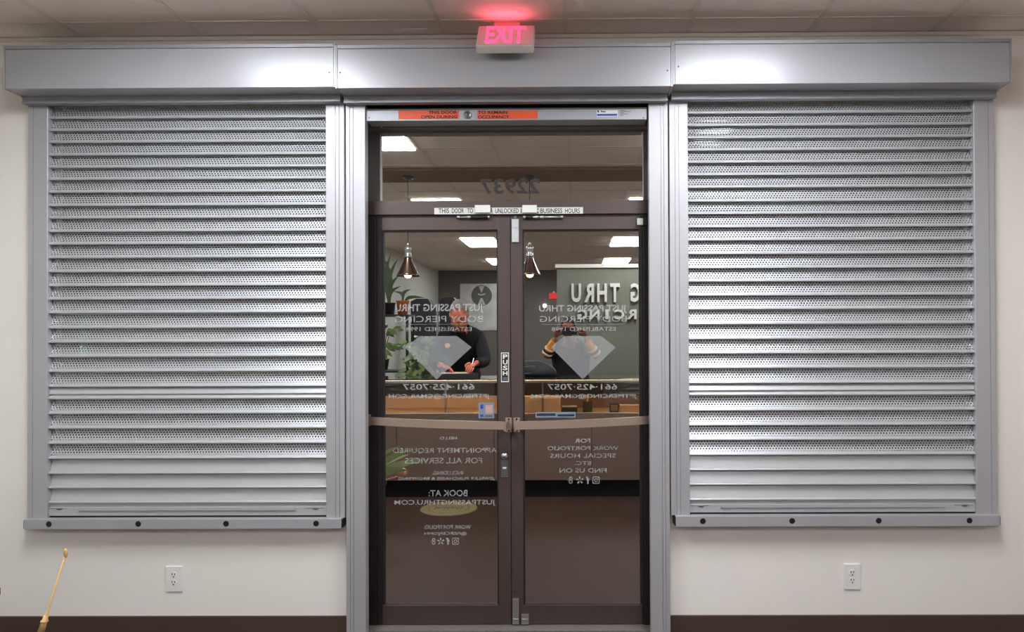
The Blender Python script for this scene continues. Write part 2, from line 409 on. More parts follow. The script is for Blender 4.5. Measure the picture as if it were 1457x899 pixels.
# ================================================================== door frame, transom, doors
fr = bmesh.new()
box(fr, DX0, -1.102, .07, .15, 0, DZ); box(fr, .43, DX1, .07, .15, 0, DZ)          # jambs, behind the guide rails
box(fr, -1.102, .43, .07, .15, 2.630, DZ)
box(fr, -1.102, .43, .07, .15, 2.150, 2.221)                                      # transom bar
box(fr, -1.102, .43, .095, .15, 2.1405, 2.150)
struct('trim_5', fr, M['bronze'])
struct('trim_8', B((-1.102, -1.035, .084, .15, .018, 2.140), (.353, .43, .084, .15, .018, 2.140), bev=.002), M['jamb'])
struct('trim_6', B((-1.102, .43, .065, .15, 2.598, 2.630)), M['header'])
struct('trim_7', B((DX0, DX1, .02, .15, 0, .017), bev=.004), M['header'])        # threshold
wd = thing('window_1', (-.34, .115, 2.221), kind='structure')
mesh_obj('glass_pane', B((-1.102, .43, .112, .118, 2.221, 2.598)), M['glass'], wd)
letter('street_number', '22937', (683, 254, 768, 276), .1112, M['numvinyl'], wd, mirror=True, bold=.02)

def icon_bm(kind, cx, cz, s, y):
    """small outline marks: camera square, letter f, five-petal burst, loop"""
    bm = bmesh.new(); d = .0006
    def ring(cx, cz, r0, r1, n=20, sq=False):
        for i in range(n):
            a0, a1 = 2*math.pi*i/n, 2*math.pi*(i+1)/n
            def P(a, r):
                x, z = math.cos(a), math.sin(a)
                if sq:
                    k = 1/max(abs(x), abs(z))**.8; x *= k; z *= k
                return (cx+x*r, cz+z*r)
            prism(bm, [P(a0, r0), P(a1, r0), P(a1, r1), P(a0, r1)], y-d, y)
    if kind == 'camera':
        ring(cx, cz, s*.40, s*.5, 24, True); ring(cx, cz, s*.16, s*.26, 16)
    elif kind == 'f':
        bm.free(); return fit_text('f', cx-s*.25, cx+s*.25, cz-s*.5, cz+s*.5, y, True, .03)
    elif kind == 'burst':
        for k in range(5):
            a = math.radians(20+72*k); c, sn = math.cos(a), math.sin(a)
            P = lambda r, w: (cx+c*r-sn*w, cz+sn*r+c*w)
            prism(bm, [P(s*.14, -s*.05), P(s*.5, -s*.13), P(s*.5, s*.13), P(s*.14, s*.05)], y-d, y)
    else:
        ring(cx, cz+s*.22, s*.14, s*.25, 14); ring(cx, cz-s*.22, s*.16, s*.27, 14)
        prism(bm, [(cx-s*.42, cz-.05*s), (cx-s*.3, cz-.05*s), (cx-s*.3, cz+.1*s), (cx-s*.42, cz+.1*s)], y-d, y)
    return bm

YF, YG, YV = .090, .115, .1112      # front of the leaf, its glass, the film on the glass
def leaf(name, ox0, gx0, gx1, ox1):
    d = thing(name, ((ox0+ox1)/2, YG, .035), kind='structure')
    zb, zt, gb, gt = .020, 2.139, .118, 2.071
    hinge = ox0 < -1
    mesh_obj('stile', B((ox0, gx0, YF, .140, zb, zt), bev=.0015), M['jamb' if hinge else 'bronze'], d)  # hinge stile coloured near-black for the shade beside the guide rail
    mesh_obj('stile', B((gx1, ox1, YF, .140, zb, zt), bev=.0015), M['bronze' if hinge else 'jamb'], d)
    mesh_obj('top_rail', B((gx0, gx1, YF, .140, gt, zt), bev=.0015), M['bronze'], d)
    mesh_obj('bottom_rail', B((gx0, gx1, YF, .140, zb, gb), bev=.0015), M['bronze'], d)
    q = .007
    mesh_obj('glazing_gasket', B((gx0, gx0+q, YF+.008, YG-.004, gb, gt), (gx1-q, gx1, YF+.008, YG-.004, gb, gt), (gx0+q, gx1-q, YF+.008, YG-.004, gt-q, gt), (gx0+q, gx1-q, YF+.008, YG-.004, gb, gb+.003)), M['bronze_d'], d)
    mesh_obj('glass_pane', B((gx0, gx1, YG-.003, YG+.003, gb, gt)), M['glass'], d)
    return d
dl = leaf('door_1', -1.034, -1.006, -.401, -.3365)
dr = leaf('door_2', -.3335, -.272, .342, .352)
def diamond(pts, parent):
    P = [at(x, y, YV) for x, y in pts]; bm = bmesh.new()
    prism(bm, [(p.x, p.z) for p in P], YV-.0003, YV+.0003)
    mesh_obj('diamond_decal', bm, M['diamond'], parent)
diamond([(598, 478), (650, 478), (671, 494), (621, 540), (576, 494)], dl)
diamond([(803, 478), (855, 478), (876, 494), (829, 539.5), (784, 494)], dr)
for par, dx, top in ((dl, 0, 1), (dr, 205, 0)):
    L = lambda s, b, bo=.008: letter('window_lettering', s, b, YV, M['vinyl'], par, True, bo)
    if top:
        L('JUST PASSING THRU', (562, 432, 688, 446), .02); L('BODY PIERCING', (562, 449, 687, 458.5), -.002)
        bx = pxbox(568, 460.8, 680, 461.6, YV); L('ESTABLISHED 1998', (578, 465, 671, 471), 0)
    else:
        L('JUST PASSING THRU', (767, 433.5, 892, 446), .02); L('BODY PIERCING', (768, 449, 892, 458), -.002)
        bx = pxbox(771, 461, 888, 461.8, YV); L('ESTABLISHED 1998', (785, 465, 876, 471), 0)
    mesh_obj('underline', B((bx[0], bx[1], YV-.0003, YV+.0003, bx[2], bx[3])), M['vinyl'], par)
L = lambda s, b, bo=.008: letter('window_lettering', s, b, YV, M['vinyl'], dl, True, bo)
L('661·425·7057', (573, 546, 675, 554.5)); L('JPTPIERCING@GMAIL.COM', (553, 560, 697, 568.5))
L('HELLO,', (624, 621, 650, 626)); L('APPOINTMENT REQUIRED', (559, 637, 707, 645.5)); L('FOR ALL SERVICES', (576, 651, 686, 659.5))
L('INCLUDING:', (615, 670, 659, 675.5)); L('JEWELRY PURCHASES & BROWSING', (567, 678.5, 704, 684)); L('BOOK AT:', (610, 697, 665, 706))
L('JUSTPASSINGTHRU.COM', (561, 711, 705, 720)); L('WORK PORTFOLIO:', (603, 747, 670, 752.5)); L('@PIERCERJOHN', (604, 756.5, 664, 762))
L = lambda s, b, bo=.008: letter('window_lettering', s, b, YV, M['vinyl'], dr, True, bo)
L('661·425·7057', (779, 546, 878, 554.5)); L('JPTPIERCING@GMAIL.COM', (756, 560, 906, 568))
L('FOR', (818, 624, 840, 630)); L('WORK PORTFOLIO', (779, 634.5, 880, 640.5)); L('SPECIAL HOURS', (783, 645, 876, 651.5)); L('ETC.', (817, 656, 841, 661.5)); L('FIND US ON', (796, 666, 863, 672.5))
for par, cx, cy, st, s in ((dr, (848, 836, 825, 812), 683, 0, .038), (dl, (648, 637, 627, 617), 770, 0, .036)):
    for k, xx in zip(('camera', 'f', 'burst', 'loop'), cx):
        p = at(xx, cy, YV); mesh_obj('icon', icon_bm(k, p.x, p.z, s, YV), M['vinyl'], par)
# paper stickers on the glass beside the push bars
def decal(px, par, rows_, m='offwhite'):
    x0, x1, z0, z1 = pxbox(*px, YG-.0035)
    s = mesh_obj('sticker', B((x0, x1, YG-.004, YG-.0032, z0, z1)), M[m], par)
    for (u0, u1, v0, v1, mm) in rows_:
        mesh_obj('print_block', B((x0+(x1-x0)*u0, x0+(x1-x0)*u1, YG-.0045, YG-.004, z0+(z1-z0)*v0, z0+(z1-z0)*v1)), M[mm], s)
M['bluefilm'] = mat('pale_blue_film', (118, 132, 148), .5)
M['redprint'] = mat('faded_red_print', (190, 150, 145), .6)
decal((681, 573, 703, 595), dl, ((.12, .3, .62, .9, 'blue'), (.45, .92, .3, .85, 'redprint'), (.1, .3, .1, .25, 'blue'), (.4, .9, .08, .2, 'artdark')), 'bluefilm')
decal((762, 586, 819, 594), dr, ((.03, .5, .3, .75, 'jean'), (.55, .97, .2, .6, 'jean')), 'bluefilm')
# push bars: from the hinge stile out to a curved bracket on the meeting stile
def push_bar(par, side):
    # left leaf runs from x=-1.066 to the bracket near -.35; right leaf from .40 to -.30
    if side < 0: xa, xb, xbr = -1.098, -.356, -.353
    else: xa, xb, xbr = .425, -.296, -.299
    n = 24; bm = bmesh.new(); rings = []
    path = []
    for k in range(n+1):
        t = k/n; x = xa+(xb-xa)*t
        y = .072-.125*math.sin(min(1, t/.86)*math.pi/2)**.85
        if t > .95: y += .0
        path.append(Vector((x, y, 1.083-.013*t)))
    hw = .020
    for k, p in enumerate(path):
        q = path[min(k+1, n)]-path[max(k-1, 0)]; q.normalize(); nn = Vector((-q.y, q.x, 0)); nn *= .006
        rings.append([bm.verts.new(p+nn+Vector((0, 0, -hw))), bm.verts.new(p+nn+Vector((0, 0, hw))), bm.verts.new(p-nn+Vector((0, 0, hw))), bm.verts.new(p-nn+Vector((0, 0, -hw)))])
    for a, b in zip(rings, rings[1:]):
        for i in range(4): bm.faces.new((a[i], a[(i+1) % 4], b[(i+1) % 4], b[i]))
    bm.faces.new(rings[0]); bm.faces.new(rings[-1][::-1])
    bmesh.ops.recalc_face_normals(bm, faces=bm.faces)
    pb = mesh_obj('push_bar', bm, M['bar'], par)
    s = 1 if side < 0 else -1
    c = xbr + s*.006
    pl = mesh_obj('bracket', B((c-.017, c+.017, YF-.004, YF-.0005, 1.016, 1.092), (c-.006-.006*s, c+.006-.006*s, -.056, YF-.004, 1.042, 1.080), bev=.0012), M['bar'], pb)
    for z in (1.024, 1.084):
        bm = bmesh.new(); cyl(bm, (c, YF-.0042, z), (c, YF-.0065, z), .0055, .004, 12); mesh_obj('screw', bm, M['ink'], pl)
    hb = mesh_obj('hinge_bracket', B((xa-.0*s, xa+.035*s, .070, YF-.0005, 1.054, 1.112)) if s > 0 else B((xa-.035, xa, .070, YF-.0005, 1.054, 1.112)), M['bar'], pb)
push_bar(dl, -1); push_bar(dr, 1)
# lock, PUSH sign, flush bolts, contact
p = at(718, 648.5, YF)
bm = bmesh.new(); cyl(bm, (p.x, YF-.0005, p.z), (p.x, YF-.014, p.z), .0185, .016, 28)
lk = mesh_obj('lock_cylinder', bm, M['steel'], dl, True)
mesh_obj('keyway', B((p.x-.002, p.x+.002, YF-.0155, YF-.014, p.z-.008, p.z+.002)), M['ink'], lk)
x0, x1, z0, z1 = pxbox(713, 654, 723, 679, YF)
lp = mesh_obj('lock_indicator', B((x0, x1, YF-.004, YF-.0005, z0, z1), bev=.001), M['artdark'], dl)
mesh_obj('indicator_window', B((x0+.009, x1-.009, YF-.005, YF-.004, z0+.045, z0+.055)), M['white'], lp)
x0, x1, z0, z1 = pxbox(713, 501.5, 724, 543.5, YF)
ps = mesh_obj('push_sign', B((x0, x1, YF-.0016, YF-.0004, z0, z1)), M['white'], dl); ps['label'] = 'small upright black and white PUSH sign'
mesh_obj('sign_face', B((x0+.004, x1-.004, YF-.0022, YF-.0016, z0+.006, z1-.004)), M['ink'], ps)
for ch, (a, b) in zip('PUSH', ((504, 510.5), (512, 518.5), (520, 526.5), (528, 534))):
    bx = pxbox(715.6, a, 722.2, b, YF)
    mesh_obj('sign_letter', fit_text(ch, bx[0], bx[1], bx[2], bx[3], YF-.0024, False, .03), M['white'], ps)
bx = pxbox(715.6, 536.5, 722.4, 540.5, YF); mesh_obj('sign_mark', B((bx[0], bx[1], YF-.0028, YF-.0022, bx[2], bx[3])), M['artdark'], ps)
def flush_bolt(px, par, up=True, name='flush_bolt'):
    x0, x1, z0, z1 = pxbox(*px, YF)
    f = mesh_obj(name, B((x0, x1, YF-.012, YF-.0005, z0, z1), bev=.002), M['steel'], par)
    xm = (x0+x1)/2
    if up:
        mesh_obj('bolt_rod', B((xm-.006, xm+.006, YF-.010, YF-.001, z1, z1+.016)), M['artdark'], f)
        mesh_obj('bolt_knob', B((x0+.004, x1-.004, YF-.018, YF-.012, z1-.045, z1-.034), bev=.001), M['steel'], f)
    else:
        mesh_obj('bolt_rod', B((xm-.004, xm+.004, YF-.010, YF-.001, z0-.003, z0)), M['artdark'], f)
        mesh_obj('bolt_knob', B((x0+.004, x1-.004, YF-.018, YF-.012, z0+.02, z0+.03), bev=.001), M['steel'], f)
flush_bolt((728.5, 312, 738.5, 345), dr); flush_bolt((729.5, 851, 738.5, 887), dr, False); flush_bolt((742, 873, 752.5, 887), dr, False)
# notice strip over the doors with two patches and two door contacts beneath
YT = .070
x0, x1, z0, z1 = pxbox(618, 294.7, 829.5, 305, YT)
ns = tag(mesh_obj('notice_strip', B((x0, x1, YT-.0014, YT-.0004, z0, z1)), M['offwhite']), 'long white notice strip with black capitals on the dark bar above the doors', 'notice')
for s, a, b in (('THIS', 624, 639), ('DOOR', 643, 660), ('TO', 665, 673), ('R', 698, 701), ('UNLOCKED', 704.5, 738), ('I', 741, 742), (':', 764.5, 766.5), ('BUSINESS', 769, 800), ('HOURS', 804, 825)):
    bx = pxbox(a, 296.3, b, 303.3, YT)
    mesh_obj('notice_lettering', fit_text(s, bx[0], bx[1], bx[2], bx[3], YT-.0018, False, .012), M['ink'], ns)
for a, b, lb in ((676, 698, 'left'), (743.5, 764, 'right')):
    bx = pxbox(a, 292.3, b, 303.2, YT)
    c = tag(mesh_obj('door_contact', B((bx[0], bx[1], YT-.016, YT-.002, bx[2], bx[3]), bev=.002), M['white']),
            'blank white plastic door sensor box covering the notice strip, %s one of two' % lb, 'door sensor', 'white sensor boxes on the notice strip')
for a, b, c_, lb in ((650, 697, 676, 'left'), (744, 802, 757, 'right')):
    bx = pxbox(a, 306.8, b, 311, .076)
    r = thing('door_holder_rod', ((bx[0]+bx[1])/2, .078, bx[2]), 'short pale metal rod with dark middle under the %s white sensor box' % lb, 'door hardware', 'small rods on the door heads')
    zc = (bx[2]+bx[3])/2; L_ = bx[1]-bx[0]
    bm = bmesh.new(); cyl(bm, (bx[0], .076, zc), (bx[1], .076, zc), .006, n=12)
    for k in (0.0, .3, .42, .9): cyl(bm, (bx[0]+L_*k, .076, zc), (bx[0]+L_*(k+.09), .076, zc), .0085, n=12)
    mesh_obj('rod', bm, M['steel'], r, True)
    bx2 = pxbox(a+(20 if lb == 'left' else 4), 305.5, b-(3 if lb == 'left' else 44), 312, .076)
    bm = bmesh.new(); cyl(bm, (bx2[0], .076, zc), (bx2[1], .076, zc), .0095, n=14); mesh_obj('sleeve', bm, M['bronze_d'], r, True)
bx = pxbox(906, 311.5, 914.5, 321, YF)
YF = .0835
al = thing('alarm_contact', (bx[0], YF, bx[2]), 'small bright white alarm sensor at the top right corner of the right door', 'door sensor')
mesh_obj('housing', B((bx[0], bx[1], YF-.02, YF-.0005, bx[2], bx[3]), bev=.002), M['white'], al)
mesh_obj('magnet', B((bx[1]+.001, bx[1]+.022, YF-.016, YF-.0005, bx[2], bx[3]), bev=.002), M['charcoal'], al)

# silver header bar with orange notice
x0, x1 = -1.051, .366; YB = -.034
z0, z1 = at(720, 171, YB).z, at(720, 156, YB).z
hb = thing('header_bar', (-.34, YB, z0), 'silver header bar with orange THIS DOOR TO REMAIN OPEN DURING OCCUPANCY notice', 'header bar')
mesh_obj('bar_body', B((x0, x1, YB, .0645, z0, z1), bev=.0015), M['silver_d'], hb)
mesh_obj('top_lip', B((x0, x1, YB-.001, .0645, z1+.001, z1+.007)), M['header'], hb)
for a, b in ((567, 653), (679, 765)):
    bx = pxbox(a, 157, b, 169.5, YB); o = mesh_obj('orange_sticker', B((bx[0], bx[1], YB-.0012, YB-.0003, bx[2], bx[3])), M['orange'], hb)
    for s, aa, bb, ya, yb in ((('THIS DOOR', 610, 650.5, 157.6, 162.4), ('OPEN DURING', 599, 650.5, 164, 168.9)) if a == 567 else
                              (('TO REMAIN', 680, 722, 157.6, 162.4), ('OCCUPANCY', 680, 725, 164, 168.9))):
        b2 = pxbox(aa, ya, bb, yb, YB); mesh_obj('sticker_lettering', fit_text(s, b2[0], b2[1], b2[2], b2[3], YB-.0016, False, .03), M['ink'], o)
p = at(665, 163.5, YB); bm = bmesh.new(); cyl(bm, (p.x, YB-.0003, p.z), (p.x, YB-.006, p.z), .0205, .019, 30)
kc = mesh_obj('key_cylinder', bm, M['steel'], hb, True)
bm = bmesh.new(); cyl(bm, (p.x, YB-.006, p.z), (p.x, YB-.008, p.z), .013, .012, 24); k2 = mesh_obj('key_plug', bm, M['artdark'], kc, True)
mesh_obj('key_slot', B((p.x-.001, p.x+.010, YB-.0095, YB-.008, p.z-.0015, p.z+.0015)), M['ink'], kc)
bx = pxbox(849, 156.8, 879, 165.8, YB); wl = mesh_obj('maker_label', B((bx[0], bx[1], YB-.0012, YB-.0003, bx[2], bx[3])), M['offwhite'], hb)
b2 = pxbox(849.5, 162, 878, 165, YB); mesh_obj('blue_band', B((b2[0], b2[1], YB-.0018, YB-.0012, b2[2], b2[3])), M['blue'], wl)
b2 = pxbox(850, 157.2, 863, 160, YB); mesh_obj('label_lettering', B((b2[0], b2[0]+.008, YB-.0018, YB-.0012, b2[2], b2[3]), *[(b2[0]+.018+i*.006, b2[0]+.0225+i*.006, YB-.0018, YB-.0012, b2[2], b2[2]+(b2[3]-b2[2])*(.7 if i else 1)) for i in range(4)]), M['ink'], wl)
b2 = pxbox(882, 156.8, 897, 166, YB); mesh_obj('print_lines', B(*[(b2[0], b2[0]+(b2[1]-b2[0])*w_, YB-.0009, YB-.0003, b2[3]-.003-k*.006, b2[3]-k*.006) for k, w_ in enumerate((.5, 1, .4, .8, .35))]), M['artdark'], hb)
for xx in (525, 915.5): p = at(xx, 167.5, YB); screw((p.x, YB-.0003, p.z), hb, .0045, 'artdark')
p = at(543, 180.5, .065); screw((p.x, .0645, p.z), None, .005, 'steel'); so = bpy.data.objects['screw.005'] if 'screw.005' in bpy.data.objects else None
for o in list(bpy.data.objects):
    if o.name.startswith('screw') and o.parent is None:
        tag(o, 'tiny bright screw head on the grey strip under the header bar', 'screw')

# ================================================================== exit sign
pc = at(717.7, 64, -.30); ex = pc.x
es = thing('exit_sign', (ex, -.2, CEIL), 'red lit EXIT sign tilted under the ceiling over the doors', 'exit sign')
b0 = Vector((ex, -.30, pc.z)); up = Vector((0, .11, .14)).normalized(); nrm = Vector((0, -up.z, up.y)); W, H, T = .272, .178, .045
def sbox(u0, u1, v0, v1, n0, n1, bev=0):
    bm = bmesh.new(); box(bm, u0, u1, -n1, -n0, v0, v1, bev=bev)
    mt = Matrix(((1, 0, 0), (0, -nrm.y, up.y), (0, -nrm.z, up.z)))
    for v in bm.verts: v.co = b0 + mt @ v.co
    return bm
mesh_obj('sign_housing', sbox(-W/2, W/2, 0, H, -T, -.001, .008), M['exitbody'], es)
mesh_obj('sign_face', sbox(-W/2+.006, W/2-.006, .006, H-.006, -.0008, .0006), M['exitface'], es)
bm = fit_text('EXIT', -.094, .094, .016, .168, 0, False, .03)
mt = Matrix(((1, 0, 0), (0, -nrm.y, up.y), (0, -nrm.z, up.z)))
for v in bm.verts: v.co = b0 + mt @ (v.co + Vector((0, -.0012, 0)))
mesh_obj('exit_lettering', bm, M['exitled'], es)
tp = b0 + up*H - nrm*(T*.5)
mesh_obj('canopy', B((ex-.065, ex+.060, -.152, -.10, tp.z-.012, CEIL-.0005), bev=.004), M['canopy_glow'], es)
ld = bpy.data.lights.new('exit_lamp', 'AREA'); ld.shape = 'RECTANGLE'; ld.size = .2; ld.size_y = .03; ld.energy = EXIT_W; ld.color = (1, .12, .2)
lo = bpy.data.objects.new('exit_lamp', ld); COL.objects.link(lo); lo.parent = es
lo.location = b0 + up*(H*.75) + nrm*.006
lo.rotation_euler = Vector((0, -.35, 1)).to_track_quat('-Z', 'Y').to_euler()

# ceiling clip
bx = at(571, 37, -.085), at(607, 37, -.085)
tag(mesh_obj('ceiling_clip', B((bx[0].x, bx[1].x, -.089, -.080, CEIL-.006, CEIL-.0005)), M['white']), 'thin white strip on the ceiling left of the exit sign', 'ceiling clip')

# ================================================================== outlets
def outlet(px, lb):
    x0, x1, z0, z1 = pxbox(*px, -.003)
    t = thing('wall_outlet', ((x0+x1)/2, 0, z0), lb, 'outlet', 'white wall outlets')
    bm = B((x0, x1, -.007, -.0004, z0, z1), bev=.003); mesh_obj('cover_plate', bm, M['white'], t)
    xm, zm = (x0+x1)/2, (z0+z1)/2
    for s in (1, -1):
        zc = zm+s*.0195
        bm = bmesh.new(); cyl(bm, (xm, -.0068, zc), (xm, -.009, zc), .0165, .016, 24)
        r = mesh_obj('socket', bm, M['white'], t)
        mesh_obj('slots', B((xm-.0085, xm-.005, -.0098, -.0089, zc+.001, zc+.011), (xm+.005, xm+.0085, -.0098, -.0089, zc+.001, zc+.010), (xm-.003, xm+.003, -.0098, -.0089, zc-.011, zc-.005)), M['ink'], r)
outlet((236, 805, 259.5, 841.5), 'white duplex wall outlet under the left shutter'); outlet((1200.5, 802, 1224, 838.5), 'white duplex wall outlet under the right shutter')

# ================================================================== street sign seen through the left shutter's holes
p0, p1 = at(95.5, 505, 6.0), at(117.5, 458, 6.0)
ls = thing('street_sign', ((p0.x+p1.x)/2, 6.0, -.02), 'small green lit street sign glowing through the left shutter', 'lit sign')
mesh_obj('post', B(((p0.x+p1.x)/2-.03, (p0.x+p1.x)/2+.03, 6.01, 6.07, -.02, p0.z)), M['charcoal'], ls)
mesh_obj('sign_box', B((p0.x, p1.x, 6.0, 6.08, p0.z, p1.z), bev=.005), M['greenled'], ls)
for k in range(22):
    xx = random.uniform(p0.x+.01, p1.x-.02); zz = random.choice([random.uniform(p0.z+.01, p0.z+.16)]*4+[random.uniform(p0.z+.2, p0.z+.26), p1.z-.03])
    mesh_obj('lit_dot', B((xx, xx+.022, 5.993, 5.999, zz, zz+.016)), M['cyanled'], ls)

# ================================================================== the shop behind the photographer (mirrored in the glass)
CF, CB, CX0, CX1, CT = -2.71, -3.22, -2.25, 1.7, 1.097
dc = thing('display_counter', (-.3, -2.95, 0), 'glass-topped display counter with taupe front and warm lit case', 'counter')
mesh_obj('base_cabinet', B((CX0, CX1, CB, CF, .165, .765), bev=.003), M['lamwood'], dc)
mesh_obj('toe_kick', B((CX0+.05, CX1-.05, CB+.05, CF-.06, 0, .165)), M['black'], dc)
for x in (-1.65, -.75, .15, 1.05): mesh_obj('panel_seam', B((x-.0025, x+.0025, CF-.001, CF+.0012, .17, .76)), M['ink'], dc)
mesh_obj('deck', B((CX0+.012, CX1-.012, CB+.012, CF-.01, .766, .778)), M['wood'], dc)
mesh_obj('back_board', B((CX0+.012, -.60, CB+.012, CB+.03, .779, .90)), M['wood'], dc); mesh_obj('back_board', B((-.599, CX1-.012, CB+.012, CB+.03, .779, .90)), M['lamwood'], dc)
mesh_obj('back_doors', B((CX0+.012, CX1-.012, CB+.002, CB+.011, .779, 1.07)), M['charcoal'], dc)
mesh_obj('front_glass', B((CX0+.02, CX1-.02, CF-.008, CF-.003, .766, 1.065)), M['clear'], dc)
mesh_obj('counter_top', B((CX0-.01, CX1+.01, CB-.02, CF+.006, CT-.010, CT), bev=.002), mat('smoked_top', (60, 60, 60), .08, 0, coat=.5), dc)
mesh_obj('metal_edge', B((CX0-.01, CX1+.01, CF-.006, CF+.007, CT-.034, CT-.011), bev=.002), M['steel'], dc)
mesh_obj('case_lamp', B((CX0+.1, CX1-.1, CF-.035, CF-.015, CT-.022, CT-.012)), M['caseled'], dc)
for x in (CX0+.005, -1.2, -.3, .6, CX1-.005):
    mesh_obj('case_post', B((x-.008, x+.008, CF-.026, CF-.010, .778, CT-.035)), M['steel'], dc)
def onbox(name, x0, x1, y0, y1, z0, z1, m, label, cat, group=None, extra=None, bev=.003):
    t = thing(name, ((x0+x1)/2, (y0+y1)/2, z0), label, cat, group)
    mesh_obj('body', B((x0, x1, y0, y1, z0, z1), bev=bev), M[m], t)
    if extra: extra(t)
    return t
D = .7785
def lid(t_): mesh_obj('lid', B((-.475, -.135, -2.905, -2.775, D+.135, D+.150), bev=.002), M['kraft'], t_); mesh_obj('printed_panel', B((-.42, -.24, -2.7735, -2.7725, D+.10, D+.125)), M['wood'], t_)
onbox('cardboard_box', -.47, -.14, -2.9, -2.775, D, D+.134, 'kraft', 'large tan card box inside the lit counter', 'box', extra=lid)
def pad(t_): mesh_obj('ring_pad', B((-.125, .015, -2.88, -2.80, D+.048, D+.056), bev=.002), M['white'], t_)
onbox('jewelry_tray', -.13, .02, -2.89, -2.79, D, D+.047, 'green_dk', 'grey-green jewelry tray with pale pad beside the tan box', 'tray', extra=pad)
def pad2(t_): mesh_obj('ring_pad', B((.105, .125, -2.86, -2.80, D+.10, D+.16), bev=.002), M['petal'], t_)
onbox('necklace_bust', .07, .16, -2.88, -2.80, D, D+.10, 'green_dk', 'dark jewelry block with a peach neck inside the lit counter', 'jewelry stand', extra=pad2)
def pad3(t_): mesh_obj('card_print', B(*[(.33, .395, -2.7765, -2.7755, D+.02+.014*k, D+.026+.014*k) for k in range(4)]), M['kraft'], t_)
onbox('card_sign', .32, .405, -2.80, -2.777, D, D+.085, 'charcoal', 'small black card sign with pale lines inside the lit counter', 'card sign', extra=pad3)
def pad4(t_): mesh_obj('drawer_front', B((.425, .615, -2.7865, -2.7855, D+.02, D+.05)), M['wood'], t_)
onbox('wooden_box', .42, .62, -2.9, -2.787, D, D+.065, 'kraft', 'low pale wooden box inside the lit counter at its right', 'box', extra=pad4)
# ledger with sheets on the counter
tr = onbox('ledger', -1.32, -.93, -2.96, -2.73, CT+.0005, CT+.05, 'charcoal', 'black ledger box lying on the counter top', 'ledger', extra=lambda t_: mesh_obj('spine', B((-1.322, -1.31, -2.95, -2.74, CT+.01, CT+.04)), M['artdark'], t_))
tag(mesh_obj('paper_sheet', B((-1.25, -.99, -2.93, -2.735, CT+.0508, CT+.056)), M['paper']), 'pale sheet of paper being written on at the counter', 'paper')
pn = bmesh.new(); cyl(pn, (-.985, -2.80, CT+.058), (-.955, -2.86, CT+.19), .004, n=10); mesh_obj_p = mesh_obj('pen', pn, M['steel']); tag(mesh_obj_p, 'thin silver pen in the writing hand', 'pen')
# card reader / monitor at the right
mn = thing('cash_register', (-.40, -3.09, CT), 'low dark cash register with rounded hood on the counter', 'cash register')
bm = bmesh.new(); prism(bm, [(-.62, CT+.001), (-.62, CT+.15), (-.36, CT+.15), (-.26, CT+.12), (-.19, CT+.06), (-.18, CT+.001)], -3.18, -3.0)
bmesh.ops.bevel(bm, geom=bm.edges[:], offset=.008, segments=2, affect='EDGES'); mesh_obj('body', bm, M['charcoal'], mn, True)
mesh_obj('trim_band', B((-.61, -.38, -2.999, -2.995, CT+.095, CT+.104)), M['steel'], mn)
mesh_obj('paper_slot', B((-.61, -.42, -2.999, -2.996, CT+.03, CT+.04)), M['artdark'], mn)

# pendants
def pendant(x, y, lb):
    t = thing('pendant_lamp', (x, y, CEIL-.03), lb, 'pendant lamp', 'pendant lamps over the counter')
    bm = bmesh.new(); lathe(bm, [(.0, -.0), (.06, -.001), (.06, -.012), (.02, -.03), (.006, -.034)], (x, y, CEIL-.0305)); mesh_obj('canopy', bm, M['artdark'], t)
    bm = bmesh.new(); cyl(bm, (x, y, 2.385), (x, y, CEIL-.05), .003, n=8); mesh_obj('cord', bm, M['black'], t)
    bm = bmesh.new(); lathe(bm, [(.012, .385), (.014, .36), (.034, .345), (.036, .32), (.028, .31), (.032, .27), (.045, .255), (.03, .25)], (x, y, 2.0)); mesh_obj('socket_cap', bm, M['steel'], t)
    bm = bmesh.new(); lathe(bm, [(.030, .262), (.040, .22), (.062, .17), (.082, .125), (.100, .09), (.112, .07), (.109, .069), (.096, .09), (.078, .122), (.058, .165), (.036, .22)], (x, y, 2.0)); mesh_obj('lamp_shade', bm, M['copper'], t)
    bm = bmesh.new(); sph(bm, (x, y, 2.088), .036); mesh_obj('bulb', bm, M['bulb'], t, True)
pendant(-1.60, -2.96, 'copper pendant lamp on a cord, above the man writing'); pendant(-.43, -2.96, 'copper pendant lamp on a cord, above the counter near the photographer')

# wall sign letters on the partition (read from the shopfront)
def wall_letter(ch, xc, w_, z0, z1, row):
    o = thing('sign_letter', (xc, -5.65, z0), 'raised silver letter %s of the wall sign, %s line' % (ch, row), 'sign letter', 'raised letters of the wall sign')
    bm = fit_text(ch, xc-w_/2, xc+w_/2, z0, z1, -5.655, False, .03, depth=.04, facing=1)
    mesh_obj('letter_body', bm, M['signl'], o)
ORD = ['first', 'second', 'third', 'fourth', 'fifth', 'sixth', 'seventh', 'eighth', 'ninth', 'tenth', 'eleventh', 'twelfth', 'thirteenth', 'fourteenth', 'fifteenth', 'sixteenth', 'seventeenth']
for s, z0, z1, p, row in (('JUST PASSING THRU', 1.92, 2.17, .172, 'upper'), ('BODY PIERCING', 1.69, 1.82, .165, 'lower')):
    n = len(s)
    for i, ch in enumerate(s):
        if ch == ' ': continue
        k = n-1-i - .4*s[i:].count(' ')
        wall_letter(ch, (.02 if row == 'upper' else .10)+k*p, .13 if ch != 'I' else .045, z0, z1, '%s character of the %s' % (ORD[i], row))
